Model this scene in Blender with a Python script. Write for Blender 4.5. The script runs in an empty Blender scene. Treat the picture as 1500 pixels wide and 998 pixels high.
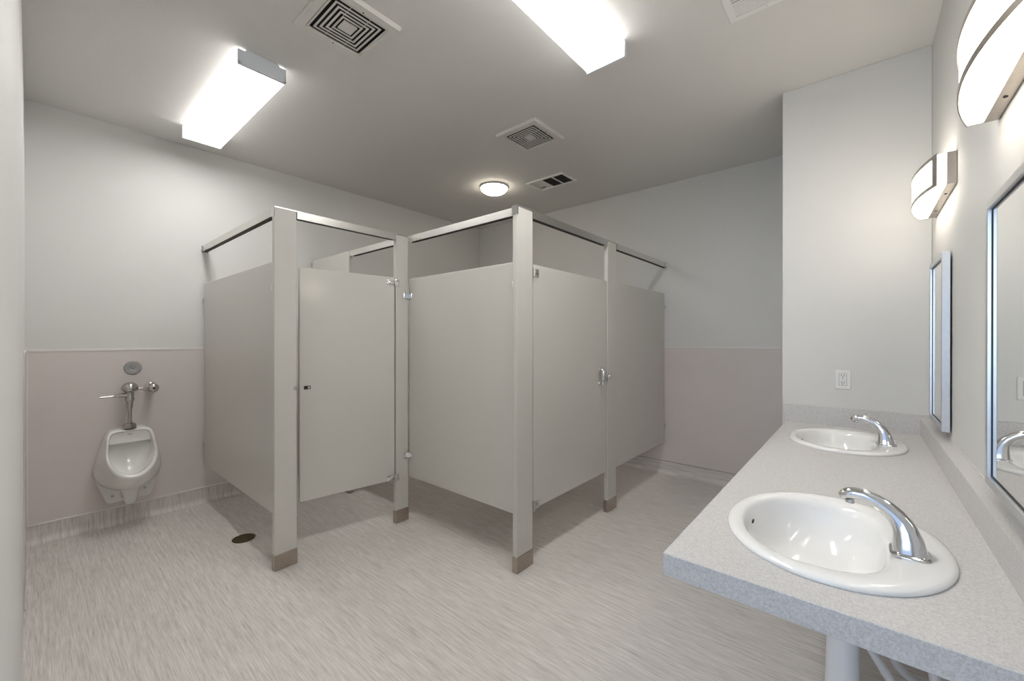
import bpy, bmesh, math
from mathutils import Vector, Matrix
C = bpy.context.scene.collection
SC = bpy.context.scene

# ------------------------------------------------------------------ camera, light, exposure
YAW = 0.7063
CAM_H = 1.323
cam_d = bpy.data.cameras.new('camera')
cam_d.sensor_width = 36.0
cam_d.lens = 600.8 / 1500 * 36.0
cam_d.clip_start = 0.005
cam = bpy.data.objects.new('camera', cam_d)
C.objects.link(cam)
cam.location = (0, 0, CAM_H)
cam.rotation_euler = (math.pi / 2 - 0.0021, 0, YAW)
SC.camera = cam

SC.view_settings.view_transform = 'Standard'
SC.view_settings.look = 'None'
SC.view_settings.gamma = 1.0
SC.view_settings.use_curve_mapping = False
SC.view_settings.exposure = 0.42
try:
    SC.cycles.use_denoising = True
    SC.cycles.max_bounces = 10
    SC.cycles.diffuse_bounces = 6
    SC.cycles.sample_clamp_indirect = 6.0
    SC.cycles.caustics_reflective = False
    SC.cycles.caustics_refractive = False
except Exception:
    pass

W = bpy.data.worlds.new('sky')
SC.world = W
W.use_nodes = True
W.node_tree.nodes['Background'].inputs[0].default_value = (0.55, 0.70, 1.0, 1)
W.node_tree.nodes['Background'].inputs[1].default_value = 0.9

# daylight coming in through the open outside door behind the camera
dl = bpy.data.lights.new('door_daylight', 'AREA')
dl.shape = 'RECTANGLE'
dl.size = 0.72
dl.size_y = 0.95
dl.energy = 11
dl.color = (0.62, 0.79, 1.0)
dlo = bpy.data.objects.new('door_daylight', dl)
C.objects.link(dlo)
dlo.location = (-0.175, -1.55, 1.62)
dlo.rotation_euler = (math.radians(90), 0, 0)   # faces +Y, into the room

TUBE = 22.0      # ceiling wrap lights
SCON = 7.5      # vanity lights
DOME = 13.0

# ------------------------------------------------------------------ dimensions
XA, XM = -4.0745, 0.2785           # urinal wall, mirror wall
YL, YS, YB = -0.026, 3.0505, 4.0768  # entry wall, alcove wall, back wall
XST = -0.379                        # free end of the alcove wall
H = 2.8631
ZW = 1.2473
COV = 0.1214
XS1, XS2 = -2.5419, -1.4765
HP = 2.083

# ------------------------------------------------------------------ materials
def nodes_of(m):
    m.use_nodes = True
    return m.node_tree.nodes, m.node_tree.links, m.node_tree.nodes['Principled BSDF']

def mat(name, col, rough=0.5, metal=0.0, bump=0.0, bscale=100.0, var=0.0, vscale=5.0, coat=0.0, spec=0.5, bdist=0.002):
    m = bpy.data.materials.new(name)
    n, l, b = nodes_of(m)
    b.inputs['Base Color'].default_value = (*col, 1)
    b.inputs['Roughness'].default_value = rough
    b.inputs['Metallic'].default_value = metal
    b.inputs['Specular IOR Level'].default_value = spec
    if coat:
        b.inputs['Coat Weight'].default_value = coat
        b.inputs['Coat Roughness'].default_value = 0.13
    tc = n.new('ShaderNodeTexCoord')
    if var:
        t = n.new('ShaderNodeTexNoise'); t.inputs['Scale'].default_value = vscale; t.inputs['Detail'].default_value = 4
        l.new(tc.outputs['Object'], t.inputs['Vector'])
        r = n.new('ShaderNodeMapRange')
        r.inputs[1].default_value = 0.3; r.inputs[2].default_value = 0.7
        r.inputs[3].default_value = 1 - var; r.inputs[4].default_value = 1 + var
        l.new(t.outputs['Fac'], r.inputs[0])
        mx = n.new('ShaderNodeVectorMath'); mx.operation = 'SCALE'
        mx.inputs[0].default_value = col
        l.new(r.outputs[0], mx.inputs['Scale'])
        l.new(mx.outputs[0], b.inputs['Base Color'])
    if bump:
        t = n.new('ShaderNodeTexNoise'); t.inputs['Scale'].default_value = bscale; t.inputs['Detail'].default_value = 3
        l.new(tc.outputs['Object'], t.inputs['Vector'])
        bp = n.new('ShaderNodeBump'); bp.inputs['Strength'].default_value = bump; bp.inputs['Distance'].default_value = bdist
        l.new(t.outputs['Fac'], bp.inputs['Height'])
        l.new(bp.outputs[0], b.inputs['Normal'])
    return m

def vinyl(name, scale, wear=True):
    m = bpy.data.materials.new(name)
    n, l, b = nodes_of(m)
    tc = n.new('ShaderNodeTexCoord')
    def streak(k, detail, rough):
        mp = n.new('ShaderNodeMapping')
        mp.inputs['Scale'].default_value = tuple(s * k for s in scale)
        l.new(tc.outputs['Object'], mp.inputs['Vector'])
        t = n.new('ShaderNodeTexNoise'); t.inputs['Scale'].default_value = 1.0
        t.inputs['Detail'].default_value = detail; t.inputs['Roughness'].default_value = rough
        l.new(mp.outputs[0], t.inputs['Vector'])
        return t
    a = streak(1.0, 5, 0.65); c = streak(0.35, 3, 0.5)
    ad = n.new('ShaderNodeMix'); ad.data_type = 'FLOAT'; ad.inputs[0].default_value = 0.35
    l.new(a.outputs['Fac'], ad.inputs[2]); l.new(c.outputs['Fac'], ad.inputs[3])
    r = n.new('ShaderNodeValToRGB')
    e = r.color_ramp.elements
    e[0].position = 0.33; e[0].color = (0.42, 0.388, 0.366, 1)
    e[1].position = 0.68; e[1].color = (0.80, 0.768, 0.744, 1)
    k = e.new(0.5); k.color = (0.62, 0.588, 0.565, 1)
    l.new(ad.outputs[0], r.inputs[0])
    l.new(r.outputs[0], b.inputs['Base Color'])
    b.inputs['Roughness'].default_value = 0.42
    b.inputs['Specular IOR Level'].default_value = 0.4
    bp = n.new('ShaderNodeBump'); bp.inputs['Strength'].default_value = 0.05; bp.inputs['Distance'].default_value = 0.001
    l.new(ad.outputs[0], bp.inputs['Height']); l.new(bp.outputs[0], b.inputs['Normal'])
    return m

def laminate(name):
    m = bpy.data.materials.new(name)
    n, l, b = nodes_of(m)
    tc = n.new('ShaderNodeTexCoord')
    t = n.new('ShaderNodeTexNoise'); t.inputs['Scale'].default_value = 260; t.inputs['Detail'].default_value = 3; t.inputs['Roughness'].default_value = 0.7
    l.new(tc.outputs['Object'], t.inputs['Vector'])
    r = n.new('ShaderNodeValToRGB'); e = r.color_ramp.elements
    e[0].position = 0.34; e[0].color = (0.50, 0.487, 0.484, 1)
    e[1].position = 0.66; e[1].color = (0.69, 0.678, 0.672, 1)
    l.new(t.outputs['Fac'], r.inputs[0]); l.new(r.outputs[0], b.inputs['Base Color'])
    b.inputs['Roughness'].default_value = 0.42
    return m

def glow(name, col, strength, side=None):
    m = bpy.data.materials.new(name)
    n, l, b = nodes_of(m)
    b.inputs['Base Color'].default_value = (0.85, 0.85, 0.85, 1)
    b.inputs['Roughness'].default_value = 0.4
    b.inputs['Emission Color'].default_value = (*col, 1)
    b.inputs['Emission Strength'].default_value = strength
    if side is not None:                       # lensed tray: sends most of its light straight down
        g = n.new('ShaderNodeNewGeometry'); sp = n.new('ShaderNodeSeparateXYZ')
        l.new(g.outputs['Normal'], sp.inputs[0])
        r = n.new('ShaderNodeMapRange')
        r.inputs[1].default_value = 0.0; r.inputs[2].default_value = -1.0
        r.inputs[3].default_value = side; r.inputs[4].default_value = strength
        l.new(sp.outputs['Z'], r.inputs[0]); l.new(r.outputs[0], b.inputs['Emission Strength'])
    return m

M = {}
M['wall'] = mat('painted_wall', (0.69, 0.69, 0.678), 0.62, bump=0.25, bscale=180, var=0.015, vscale=2.0, spec=0.35)
M['ceiling'] = mat('painted_ceiling', (0.71, 0.70, 0.68), 0.75, bump=0.35, bscale=110, spec=0.25)
M['frp'] = mat('pinkish_wall_board', (0.665, 0.612, 0.60), 0.45, bump=0.18, bscale=260, var=0.02, vscale=3.0)
M['trim'] = mat('white_plastic_trim', (0.74, 0.72, 0.70), 0.4, bump=0.02)
M['floor'] = vinyl('streaked_vinyl', (10.0, 260.0, 10.0))
M['cove_left'] = vinyl('streaked_vinyl_upright', (10.0, 220.0, 10.0))
M['cove_back'] = vinyl('streaked_vinyl_along', (7.0, 120.0, 170.0))
M['partition'] = mat('partition_enamel', (0.565, 0.553, 0.518), 0.30, var=0.012, vscale=2.5, spec=0.4, coat=0.55)
M['partition_edge'] = M['partition']
M['alu'] = mat('clear_anodised_aluminium', (0.74, 0.73, 0.70), 0.24, 1.0, bump=0.02, bscale=300)
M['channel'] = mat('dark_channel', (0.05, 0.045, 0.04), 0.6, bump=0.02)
M['plate'] = mat('dull_chrome_plate', (0.40, 0.40, 0.40), 0.30, 1.0, var=0.04, vscale=30)
M['steel'] = mat('brushed_shoe_steel', (0.44, 0.385, 0.335), 0.30, 1.0, bump=0.06, bscale=220, var=0.06, vscale=30)
M['chrome'] = mat('chrome', (0.83, 0.83, 0.84), 0.07, 1.0, var=0.01)
M['faucet_chrome'] = mat('faucet_chrome', (0.68, 0.68, 0.69), 0.08, 1.0, var=0.01)
M['valve_chrome'] = mat('aged_chrome', (0.50, 0.485, 0.46), 0.13, 1.0, var=0.05, vscale=20)
M['satin'] = mat('satin_zamak', (0.62, 0.62, 0.61), 0.28, 1.0, var=0.04, vscale=40)
M['dark'] = mat('black_hollow_shade', (0.012, 0.011, 0.010), 0.8, bump=0.02)  # near-black: shade painted into holes and slots, and plain dark screws
M['china'] = mat('white_vitreous_china', (0.88, 0.88, 0.875), 0.10, var=0.01, coat=0.3)
M['urinal_china'] = mat('urinal_vitreous_china', (0.80, 0.80, 0.775), 0.12, var=0.015, coat=0.3)
M['laminate'] = laminate('speckled_grey_laminate')
M['plastic'] = mat('white_plastic', (0.80, 0.80, 0.79), 0.35, var=0.01)
M['grille'] = mat('grille_white', (0.70, 0.685, 0.65), 0.5, var=0.02)
M['nickel'] = mat('brushed_nickel', (0.50, 0.455, 0.41), 0.32, 1.0, bump=0.05, bscale=200, var=0.04, vscale=50)
M['mirror'] = mat('mirror_glass', (0.90, 0.92, 0.915), 0.012, 1.0, var=0.002)
M['frame'] = mat('mirror_stainless_frame', (0.64, 0.65, 0.66), 0.38, 1.0, bump=0.03, bscale=300, var=0.03, vscale=60)
M['lamp_end'] = mat('lamp_end_plastic', (0.74, 0.78, 0.84), 0.4, var=0.02)
M['lamp_pan'] = mat('lamp_pan_white', (0.82, 0.82, 0.82), 0.5, var=0.01)
M['tube'] = glow('lamp_diffuser_glow', (1.0, 0.98, 0.95), TUBE, 1.8)
M['tube_dim'] = glow('dimmed_lamp_diffuser_glow', (1.0, 0.98, 0.95), TUBE * 0.60, 1.6)  # same lamp glow, turned down to ease the bright wall beside it
M['sconce_glow'] = glow('opal_glow', (1.0, 0.90, 0.76), SCON)
M['dome_glow'] = glow('opal_dome_glow', (1.0, 0.90, 0.74), DOME)
M['brass'] = mat('tarnished_brass', (0.16, 0.125, 0.07), 0.42, 1.0, bump=0.1, bscale=300, var=0.2, vscale=90)
M['wrap'] = mat('pipe_insulation', (0.62, 0.60, 0.58), 0.55, bump=0.3, bscale=60, var=0.06, vscale=25)
M['pvc'] = mat('white_pipe_cover', (0.80, 0.80, 0.81), 0.4, var=0.02)
M['rubber'] = mat('black_rubber', (0.02, 0.02, 0.02), 0.5, bump=0.05)
M['particle'] = mat('raw_board', (0.25, 0.17, 0.09), 0.7, bump=0.3, bscale=200, var=0.15, vscale=60)
M['print'] = mat('grey_print', (0.18, 0.18, 0.18), 0.5, var=0.02)
M['indicator'] = mat('indicator_dark', (0.035, 0.035, 0.02), 0.25, var=0.05)

# ------------------------------------------------------------------ mesh helpers
ROUND = set()      # meshes with turned or swept surfaces: shaded smooth
def nb():
    bm = bmesh.new(); ROUND.discard(id(bm)); return bm

def box(bm, x0, x1, y0, y1, z0, z1, bev=0.0, seg=2):
    x0, x1 = min(x0, x1), max(x0, x1); y0, y1 = min(y0, y1), max(y0, y1); z0, z1 = min(z0, z1), max(z0, z1)
    vs = [bm.verts.new(p) for p in ((x0,y0,z0),(x1,y0,z0),(x1,y1,z0),(x0,y1,z0),(x0,y0,z1),(x1,y0,z1),(x1,y1,z1),(x0,y1,z1))]
    fs = [bm.faces.new([vs[i] for i in f]) for f in ((0,3,2,1),(4,5,6,7),(0,1,5,4),(1,2,6,5),(2,3,7,6),(3,0,4,7))]
    if bev:
        es = list({e for f in fs for e in f.edges})
        bmesh.ops.bevel(bm, geom=es, offset=bev, segments=seg, affect='EDGES', profile=0.5)
    return bm

def bx(*a, **k): return box(nb(), *a, **k)

def loft(bm, rings, cap0=True, cap1=True, closed=True):
    R = [[bm.verts.new(p) for p in r] for r in rings]
    n = len(R[0])
    for a, b in zip(R, R[1:]):
        for i in range(n if closed else n - 1):
            j = (i + 1) % n
            bm.faces.new((a[i], a[j], b[j], b[i]))
    if cap0: bm.faces.new(list(reversed(R[0])))
    if cap1: bm.faces.new(R[-1])
    return bm

def tube(bm, pts, radii, n=16, caps=True):
    ROUND.add(id(bm))
    pts = [Vector(p) for p in pts]
    if not hasattr(radii, '__len__'): radii = [radii] * len(pts)
    rings = []
    d0 = (pts[1] - pts[0]).normalized()
    ref = Vector((0, 0, 1)) if abs(d0.z) < 0.9 else Vector((1, 0, 0))
    a = d0.cross(ref).normalized()
    for i, p in enumerate(pts):
        if i == 0: d = pts[1] - pts[0]
        elif i == len(pts) - 1: d = pts[-1] - pts[-2]
        else: d = (pts[i+1] - pts[i]).normalized() + (pts[i] - pts[i-1]).normalized()
        if d.length < 1e-9: d = d0
        d.normalize()
        a = (a - d * a.dot(d))
        if a.length < 1e-6: a = d.orthogonal()
        a.normalize()
        b = d.cross(a)
        rings.append([p + (a * math.cos(t) + b * math.sin(t)) * radii[i] for t in [2 * math.pi * k / n for k in range(n)]])
    return loft(bm, rings, caps, caps)

def lathe(bm, prof, origin=(0, 0, 0), axis='z', n=32):
    """prof: (radius, height) pairs; revolved about an axis through origin"""
    ROUND.add(id(bm))
    o = Vector(origin); rings = []
    for r, h in prof:
        ring = []
        for k in range(n):
            t = 2 * math.pi * k / n
            c, s = r * math.cos(t), r * math.sin(t)
            if axis == 'z': v = Vector((c, s, h))
            elif axis == 'x': v = Vector((h, c, s))
            else: v = Vector((s, h, c))
            ring.append(o + v)
        rings.append(ring)
    return loft(bm, rings)

def prism(bm, poly, axis, a, b):
    """extrude a 2-D outline along an axis; poly in the two other axes (order x,y,z minus axis)"""
    def P(u, v, w):
        if axis == 'x': return (w, u, v)
        if axis == 'y': return (u, w, v)
        return (u, v, w)
    r0 = [P(u, v, a) for u, v in poly]; r1 = [P(u, v, b) for u, v in poly]
    loft(bm, [r0, r1])
    return bm

def sup(cx, cy, a, b, n=2.0, k=64, n2=None):
    out = []
    for i in range(k):
        t = 2 * math.pi * i / k
        c, s = math.cos(t), math.sin(t)
        nn = n2 if (n2 and c > 0) else n
        out.append((cx + a * math.copysign(abs(c) ** (2 / nn), c), cy + b * math.copysign(abs(s) ** (2 / nn), s)))
    return out

def smooth_mesh(me, ang=35):
    for p in me.polygons: p.use_smooth = True
    try: me.set_sharp_from_angle(angle=math.radians(ang))
    except Exception: pass

def wloc(o):
    v = Vector((0, 0, 0))
    while o is not None:
        v += o.location; o = o.parent
    return v

def obj(name, bm, m, parent=None, smooth=True, local=False, ang=None):
    """local=True: the mesh is already in the parent's frame"""
    if ang is None: ang = 35 if id(bm) in ROUND else 18
    ROUND.discard(id(bm))
    bmesh.ops.remove_doubles(bm, verts=bm.verts, dist=1e-6)
    bmesh.ops.recalc_face_normals(bm, faces=bm.faces)
    me = bpy.data.meshes.new(name)
    if parent is not None and not local:
        bmesh.ops.translate(bm, verts=bm.verts, vec=-wloc(parent))
    bm.to_mesh(me); bm.free()
    o = bpy.data.objects.new(name, me); C.objects.link(o)
    me.materials.append(m if not isinstance(m, str) else M[m])
    if smooth: smooth_mesh(me, ang)
    if parent is not None: o.parent = parent
    return o

def thing(name, label, cat, loc=(0, 0, 0), group=None):
    o = bpy.data.objects.new(name, None); C.objects.link(o)
    o.empty_display_size = 0.05
    o.location = loc; o['label'] = label; o['category'] = cat
    if group: o['group'] = group
    return o

def struct(name, bm, m, parent=None):
    o = obj(name, bm, m, parent)
    if parent is None: o['kind'] = 'structure'
    return o

def dup(root, loc, label, group=None):
    r = root.copy(); C.objects.link(r); r.location = loc; r['label'] = label
    if group: r['group'] = group
    for ch in list(root.children):
        c = ch.copy(); C.objects.link(c); c.parent = r
        for g in list(ch.children):
            d = g.copy(); C.objects.link(d); d.parent = c
    return r

# ------------------------------------------------------------------ the setting
T = 0.12
YV = -1.75                                    # far end of the entry passage behind the camera
DX0, DX1 = -0.55, 0.20                        # doorway in the entry wall
struct('floor', bx(XA - T, XM + T, YV, YB + T, -0.1, 0.0), 'floor')
struct('ceiling', bx(XA - T, XM + T, YV, YB + T, H, H + 0.12), 'ceiling')
struct('wall_left', bx(XA - T, XA, YL - T, YB + T, 0, H), 'wall')
struct('wall_back', bx(XA, XST, YB, YB + T, 0, H), 'wall')
struct('wall_alcove', bx(XST, XM, YS, YB + T, 0, H, bev=0.004), 'wall')
struct('wall_right', bx(XM, XM + T, YV, YB + T, 0, H), 'wall')
b = nb()
box(b, XA, DX0, YL - T, YL, 0, H)
box(b, DX0, DX1, YL - T, YL, 2.12, H)
box(b, DX1, XM, YL - T, YL, 0, H)
struct('wall_entry', b, 'wall')
b = nb()
box(b, DX0 - 0.12 - T, DX0 - 0.12, YV, YL - T, 0, H)
struct('wall_passage', b, 'wall')

# wainscot boards
FT = 0.003
XE = -3.10                                     # where the board on the entry wall stops
struct('wall_left_board', bx(XA, XA + FT, YL, YB, COV - 0.01, ZW), 'frp')
struct('wall_back_board', bx(XA + FT, XST, YB - FT, YB, COV - 0.01, ZW), 'frp')
struct('wall_entry_board', bx(XA + FT, XE, YL, YL + FT, COV - 0.01, ZW), 'frp')
# cap strips, bottom strips
b = nb(); box(b, XA, XA + 0.007, YL, YB, ZW - 0.004, ZW + 0.013, bev=0.002)
struct('trim_1', b, 'trim')
b = nb(); box(b, XA, XST, YB - 0.007, YB, ZW - 0.004, ZW + 0.010, bev=0.002)
struct('trim_2', b, 'trim')
b = nb(); box(b, XA, XE, YL, YL + 0.007, ZW - 0.004, ZW + 0.013, bev=0.002); box(b, XA + 0.003, XA + 0.012, YL + 0.003, YL + 0.011, COV, ZW, bev=0.002)
struct('trim_3', b, 'trim')
b = nb(); box(b, XA, XA + 0.010, YL, YB, COV - 0.004, COV + 0.006, bev=0.002)
struct('trim_4', b, 'trim')
b = nb(); box(b, XA, XST, YB - 0.008, YB, COV - 0.001, COV + 0.003, bev=0.001)
struct('trim_5', b, 'print')

# coved vinyl base: upright leg that sweeps into the floor
def cove_profile(t=0.006, r=0.045):
    p = [(0, 0.0), (0, COV), (t, COV), (t, r + 0.001)]
    for k in range(1, 9):
        a = math.pi / 2 * k / 8
        p.append((t + r - r * math.cos(a), r - r * math.sin(a) + 0.001))
    p.append((t + r, 0.0))
    return p
cp = cove_profile()
struct('baseboard_left', prism(nb(), [(XA + u, v) for u, v in cp], 'y', YL, YB), 'cove_left')
struct('baseboard_back', prism(nb(), [(YB - u, v) for u, v in cp], 'x', XA, XST), 'cove_back')
struct('baseboard_entry', prism(nb(), [(YL + u, v) for u, v in cove_profile(0.003, 0.012)], 'x', XA, XE), 'cove_back')
struct('baseboard_alcove', prism(nb(), [(YS - u, v) for u, v in cp], 'x', XST, XM), 'cove_back')
struct('baseboard_right', prism(nb(), [(XM - u, v) for u, v in cp], 'y', 0.1, YS), 'cove_left')

# ------------------------------------------------------------------ toilet partitions
PT = 0.032      # post thickness
SHOE = 0.092
def post(name, label, y0, y1, xf, cap=False):
    xb = xf - PT
    t = thing(name, label, 'partition post', ((xf + xb) / 2, (y0 + y1) / 2, 0), 'posts of the toilet stalls')
    obj('upright', bx(xb, xf, y0, y1, 0.01, HP - 0.006, bev=0.003), 'partition', t)
    s = nb()
    e = 0.003
    o_ = [(xb - e, y0 - e), (xf + e, y0 - e), (xf + e, y1 + e), (xb - e, y1 + e)]
    box(s, xb - e, xf + e, y0 - e, y1 + e, 0.0, SHOE, bev=0.003)
    obj('shoe', s, 'steel', t)
    obj('top_strip', bx(xb - 0.003, xf + 0.0015, y0 - 0.002, y1 + 0.002, HP - 0.007, HP + 0.003, bev=0.001), 'alu', t)
    return t
P1 = post('partition_post', 'wide beige post with steel shoe at the corner of the stall nearest the urinal', 0.8968, 1.0190, XS1)
P2 = post('partition_post', 'slim beige post between the two stalls, carrying a door hinge on its left edge', 1.6981, 1.8010, XS1)
P3 = post('partition_post', 'wide beige post with steel shoe at the projecting corner of the larger stall', 1.774, 1.9190, XS2)
P4 = post('partition_post', 'beige post beside the door with the pull handle', 2.8564, 3.0004, XS2)
# chrome corner clips on the two corner posts
obj('corner_clip', bx(XS1 - PT - 0.004, XS1 + 0.003, 0.8968 - 0.004, 0.8968 + 0.004, HP - 0.055, HP + 0.002, bev=0.0015), 'chrome', P1)
b = nb(); box(b, XS2 - PT - 0.004, XS2 + 0.0035, 1.774 - 0.005, 1.774 + 0.010, HP - 0.052, HP + 0.002, bev=0.002)
obj('corner_clip', b, 'chrome', P3)

PZ0, PZ1 = 0.316, 1.771
PTH = 0.025
def clip(bm, x0, x1, y0, y1, z, h=0.036):
    box(bm, x0, x1, y0, y1, z - h / 2, z + h / 2, bev=0.002)
def bracket(t, x0, x1, y0, y1, z, scr=None):
    b = nb(); clip(b, x0, x1, y0, y1, z)
    o = obj('bracket', b, 'chrome', t)
    if scr:
        for (c, ax) in scr:
            s = nb(); lathe(s, [(0.004, -0.0015), (0.006, -0.0005), (0.006, 0.001), (0.003, 0.0025)], c, ax, 12)
            obj('screw', s, 'satin', o)
    return o

BZ = (1.643, 0.476)
# left panel: urinal wall to the corner post
ya = 0.908
t = thing('partition_panel', 'glossy beige partition panel beside the urinal, reflecting it', 'partition panel', ((XA + XS1) / 2, ya, PZ0), 'panels of the toilet stalls')
obj('board', bx(XA + 0.025, XS1 - PT - 0.002, ya, ya + PTH, PZ0 - 0.005, PZ1 + 0.005, bev=0.004), 'partition', t)
for z in BZ:
    bracket(t, XA + 0.003, XA + 0.040, ya - 0.007, ya + 0.001, z, [((XA + 0.030, ya - 0.008, z), 'y')])
    bracket(t, XS1 - PT - 0.030, XS1 - PT, ya - 0.007, ya + 0.001, z - 0.02, [((XS1 - PT - 0.018, ya - 0.008, z - 0.02), 'y')])
# middle panel: slim post to projecting post
yb = 1.806
t = thing('partition_panel', 'light grey partition panel between the slim post and the projecting corner post', 'partition panel', ((XS1 + XS2) / 2, yb, PZ0), 'panels of the toilet stalls')
obj('board', bx(XS1 + 0.004, XS2 - PT - 0.002, yb, yb + PTH, PZ0, PZ1, bev=0.004), 'partition', t)
for z in BZ:
    b = nb()
    box(b, XS1, XS1 + 0.045, yb - 0.008, yb - 0.0005, z - 0.019, z + 0.019, bev=0.002)
    box(b, XS1, XS1 + 0.008, yb - 0.046, yb - 0.004, z - 0.019, z + 0.019, bev=0.002)
    o = obj('bracket', b, 'chrome', t)
    s = nb(); lathe(s, [(0.004, -0.001), (0.006, 0.0), (0.006, 0.0015), (0.003, 0.0035)], (XS1 + 0.008, yb - 0.036, z), 'x', 12)
    obj('screw', s, 'satin', o)
    bracket(t, XS2 - PT - 0.028, XS2 - PT, yb - 0.008, yb - 0.0005, z, [((XS2 - PT - 0.017, yb - 0.009, z), 'y')])
# right panel: post to the back wall
t = thing('partition_panel', 'beige partition panel between the handle-side post and the back wall', 'partition panel', (XS2, 3.5, PZ0), 'panels of the toilet stalls')
obj('board', bx(XS2 - PT + 0.002, XS2 - 0.005, 3.004, YB - 0.026, PZ0 - 0.005, PZ1 + 0.008, bev=0.004), 'partition', t)
for z in BZ:
    bracket(t, XS2 - 0.005, XS2 + 0.003, YB - 0.045, YB - 0.003, z, [((XS2 + 0.004, YB - 0.034, z), 'x')])
# divider inside, between the two stalls: tall board at the wall and a lower one
t = thing('partition_panel', 'tall beige divider board behind the left door, reaching the head rail at the wall', 'partition panel', (-3.7, 1.79, 0.3), 'panels of the toilet stalls')
obj('tall_board', bx(XA + 0.03, -3.345, 1.768, 1.768 + PT, 0.01, HP + 0.001, bev=0.003), 'partition', t)
bracket(t, XA + 0.001, XA + 0.040, 1.762, 1.768, HP - 0.03, [((XA + 0.020, 1.761, HP - 0.03), 'y')])
obj('shoe', bx(XA + 0.028, -3.342, 1.765, 1.771 + PT, 0.0, SHOE, bev=0.003), 'steel', t)
obj('board', bx(-3.34, XS1 - PT - 0.004, 1.778, 1.778 + PTH, PZ0, PZ1 - 0.02, bev=0.004), 'partition', t)

# head rails: a hollow channel open below
RH = 0.046
def rail(label, x0, x1, y0, y1, wall=None):
    t = thing('head_rail', label, 'head rail', ((x0 + x1) / 2, (y0 + y1) / 2, HP - RH), 'head rails over the toilet stalls')
    alongx = abs(x1 - x0) > abs(y1 - y0)
    b = nb(); k = nb(); w = 0.003
    if alongx:
        ym = (y0 + y1) / 2; h = 0.019
        box(b, x0, x1, ym - h, ym - h + w, HP - RH, HP); box(b, x0, x1, ym + h - w, ym + h, HP - RH, HP)
        prism(b, [(ym - h, HP - 0.003), (ym + h, HP - 0.003), (ym + h - 0.008, HP + 0.004), (ym - h + 0.008, HP + 0.004)], 'x', x0, x1)
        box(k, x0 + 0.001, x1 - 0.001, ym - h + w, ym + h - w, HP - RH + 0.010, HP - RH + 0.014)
    else:
        xm = (x0 + x1) / 2; h = 0.019
        box(b, xm - h, xm - h + w, y0, y1, HP - RH, HP); box(b, xm + h - w, xm + h, y0, y1, HP - RH, HP)
        prism(b, [(xm - h, HP - 0.003), (xm + h, HP - 0.003), (xm + h - 0.008, HP + 0.004), (xm - h + 0.008, HP + 0.004)], 'y', y0, y1)
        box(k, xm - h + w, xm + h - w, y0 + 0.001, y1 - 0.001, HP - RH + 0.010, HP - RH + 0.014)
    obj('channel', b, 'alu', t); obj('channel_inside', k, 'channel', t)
    if wall:
        ax, wx = wall
        b = nb(); zc = HP - RH / 2
        if ax == 'x':
            ym = (y0 + y1) / 2
            box(b, wx, wx + 0.005, ym - 0.024, ym + 0.024, zc - 0.028, zc + 0.028, bev=0.002)
            box(b, wx, wx + 0.022, ym - 0.0225, ym - 0.0195, zc - 0.018, zc + 0.018, bev=0.001)
            box(b, wx, wx + 0.022, ym + 0.0195, ym + 0.0225, zc - 0.018, zc + 0.018, bev=0.001)
        else:
            xm = (x0 + x1) / 2
            box(b, xm - 0.024, xm + 0.024, wx - 0.005, wx, zc - 0.028, zc + 0.028, bev=0.002)
            box(b, xm - 0.0225, xm - 0.0195, wx - 0.022, wx, zc - 0.018, zc + 0.018, bev=0.001)
            box(b, xm + 0.0195, xm + 0.0225, wx - 0.022, wx, zc - 0.018, zc + 0.018, bev=0.001)
        wb = obj('wall_bracket', b, 'chrome', t)
        for s in (-0.011, 0.011):
            q = nb()
            if ax == 'x': lathe(q, [(0.007, 0.0), (0.007, 0.003), (0.004, 0.006)], (wx + 0.012, ym - 0.0225, zc + s), 'y', 12)
            else: lathe(q, [(0.007, 0.0), (0.007, 0.003), (0.004, 0.006)], (xm + 0.0225, wx - 0.012, zc + s), 'x', 12)
            obj('screw', q, 'chrome', wb)
    return t
xr1 = XS1 - PT / 2; xr2 = XS2 - PT / 2
rail('grey head rail from the urinal wall to the corner post above the glossy panel', XA + 0.004, XS1 - PT - 0.005, 0.9195, 0.9205, ('x', XA))
rail('bright head rail above the left stall door with the small dark latch', xr1 - 0.0005, xr1 + 0.0005, 1.0215, 1.6955)
rail('head rail on the tall divider board, seen over the left stall door', -3.342, XS1 - PT - 0.004, 1.7905, 1.7915)
rail('bright head rail from the slim post to the projecting corner post', XS1 + 0.004, XS2 - PT - 0.005, 1.8185, 1.8195)
rail('head rail above the stall door with the pull handle', xr2 - 0.0005, xr2 + 0.0005, 1.9215, 2.854)
rail('dark-looking head rail running from the last post to the back wall', xr2 - 0.0005, xr2 + 0.0005, 3.003, YB - 0.004, ('y', YB))

# doors -------------------------------------------------
DTH = 0.025
def door(name, label, hinge, width, ang, mirror):
    """local frame: leaf from y=0 (hinge edge) to y=-width (or +width), front face at x=0"""
    t = thing(name, label, 'stall door', hinge, 'stall doors')
    s = 1 if mirror else -1
    obj('leaf', bx(-DTH, 0, 0, s * width, PZ0 + 0.001, PZ1 - 0.001, bev=0.004), 'partition', t, local=True)
    t.rotation_euler = (0, 0, ang)
    return t, s
hx = XS1 - 0.006
t, s = door('stall_door', 'left stall door slightly ajar, with small dark occupancy latch', (hx, 1.690, 0), 0.624, math.radians(-8.3), False)
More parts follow.
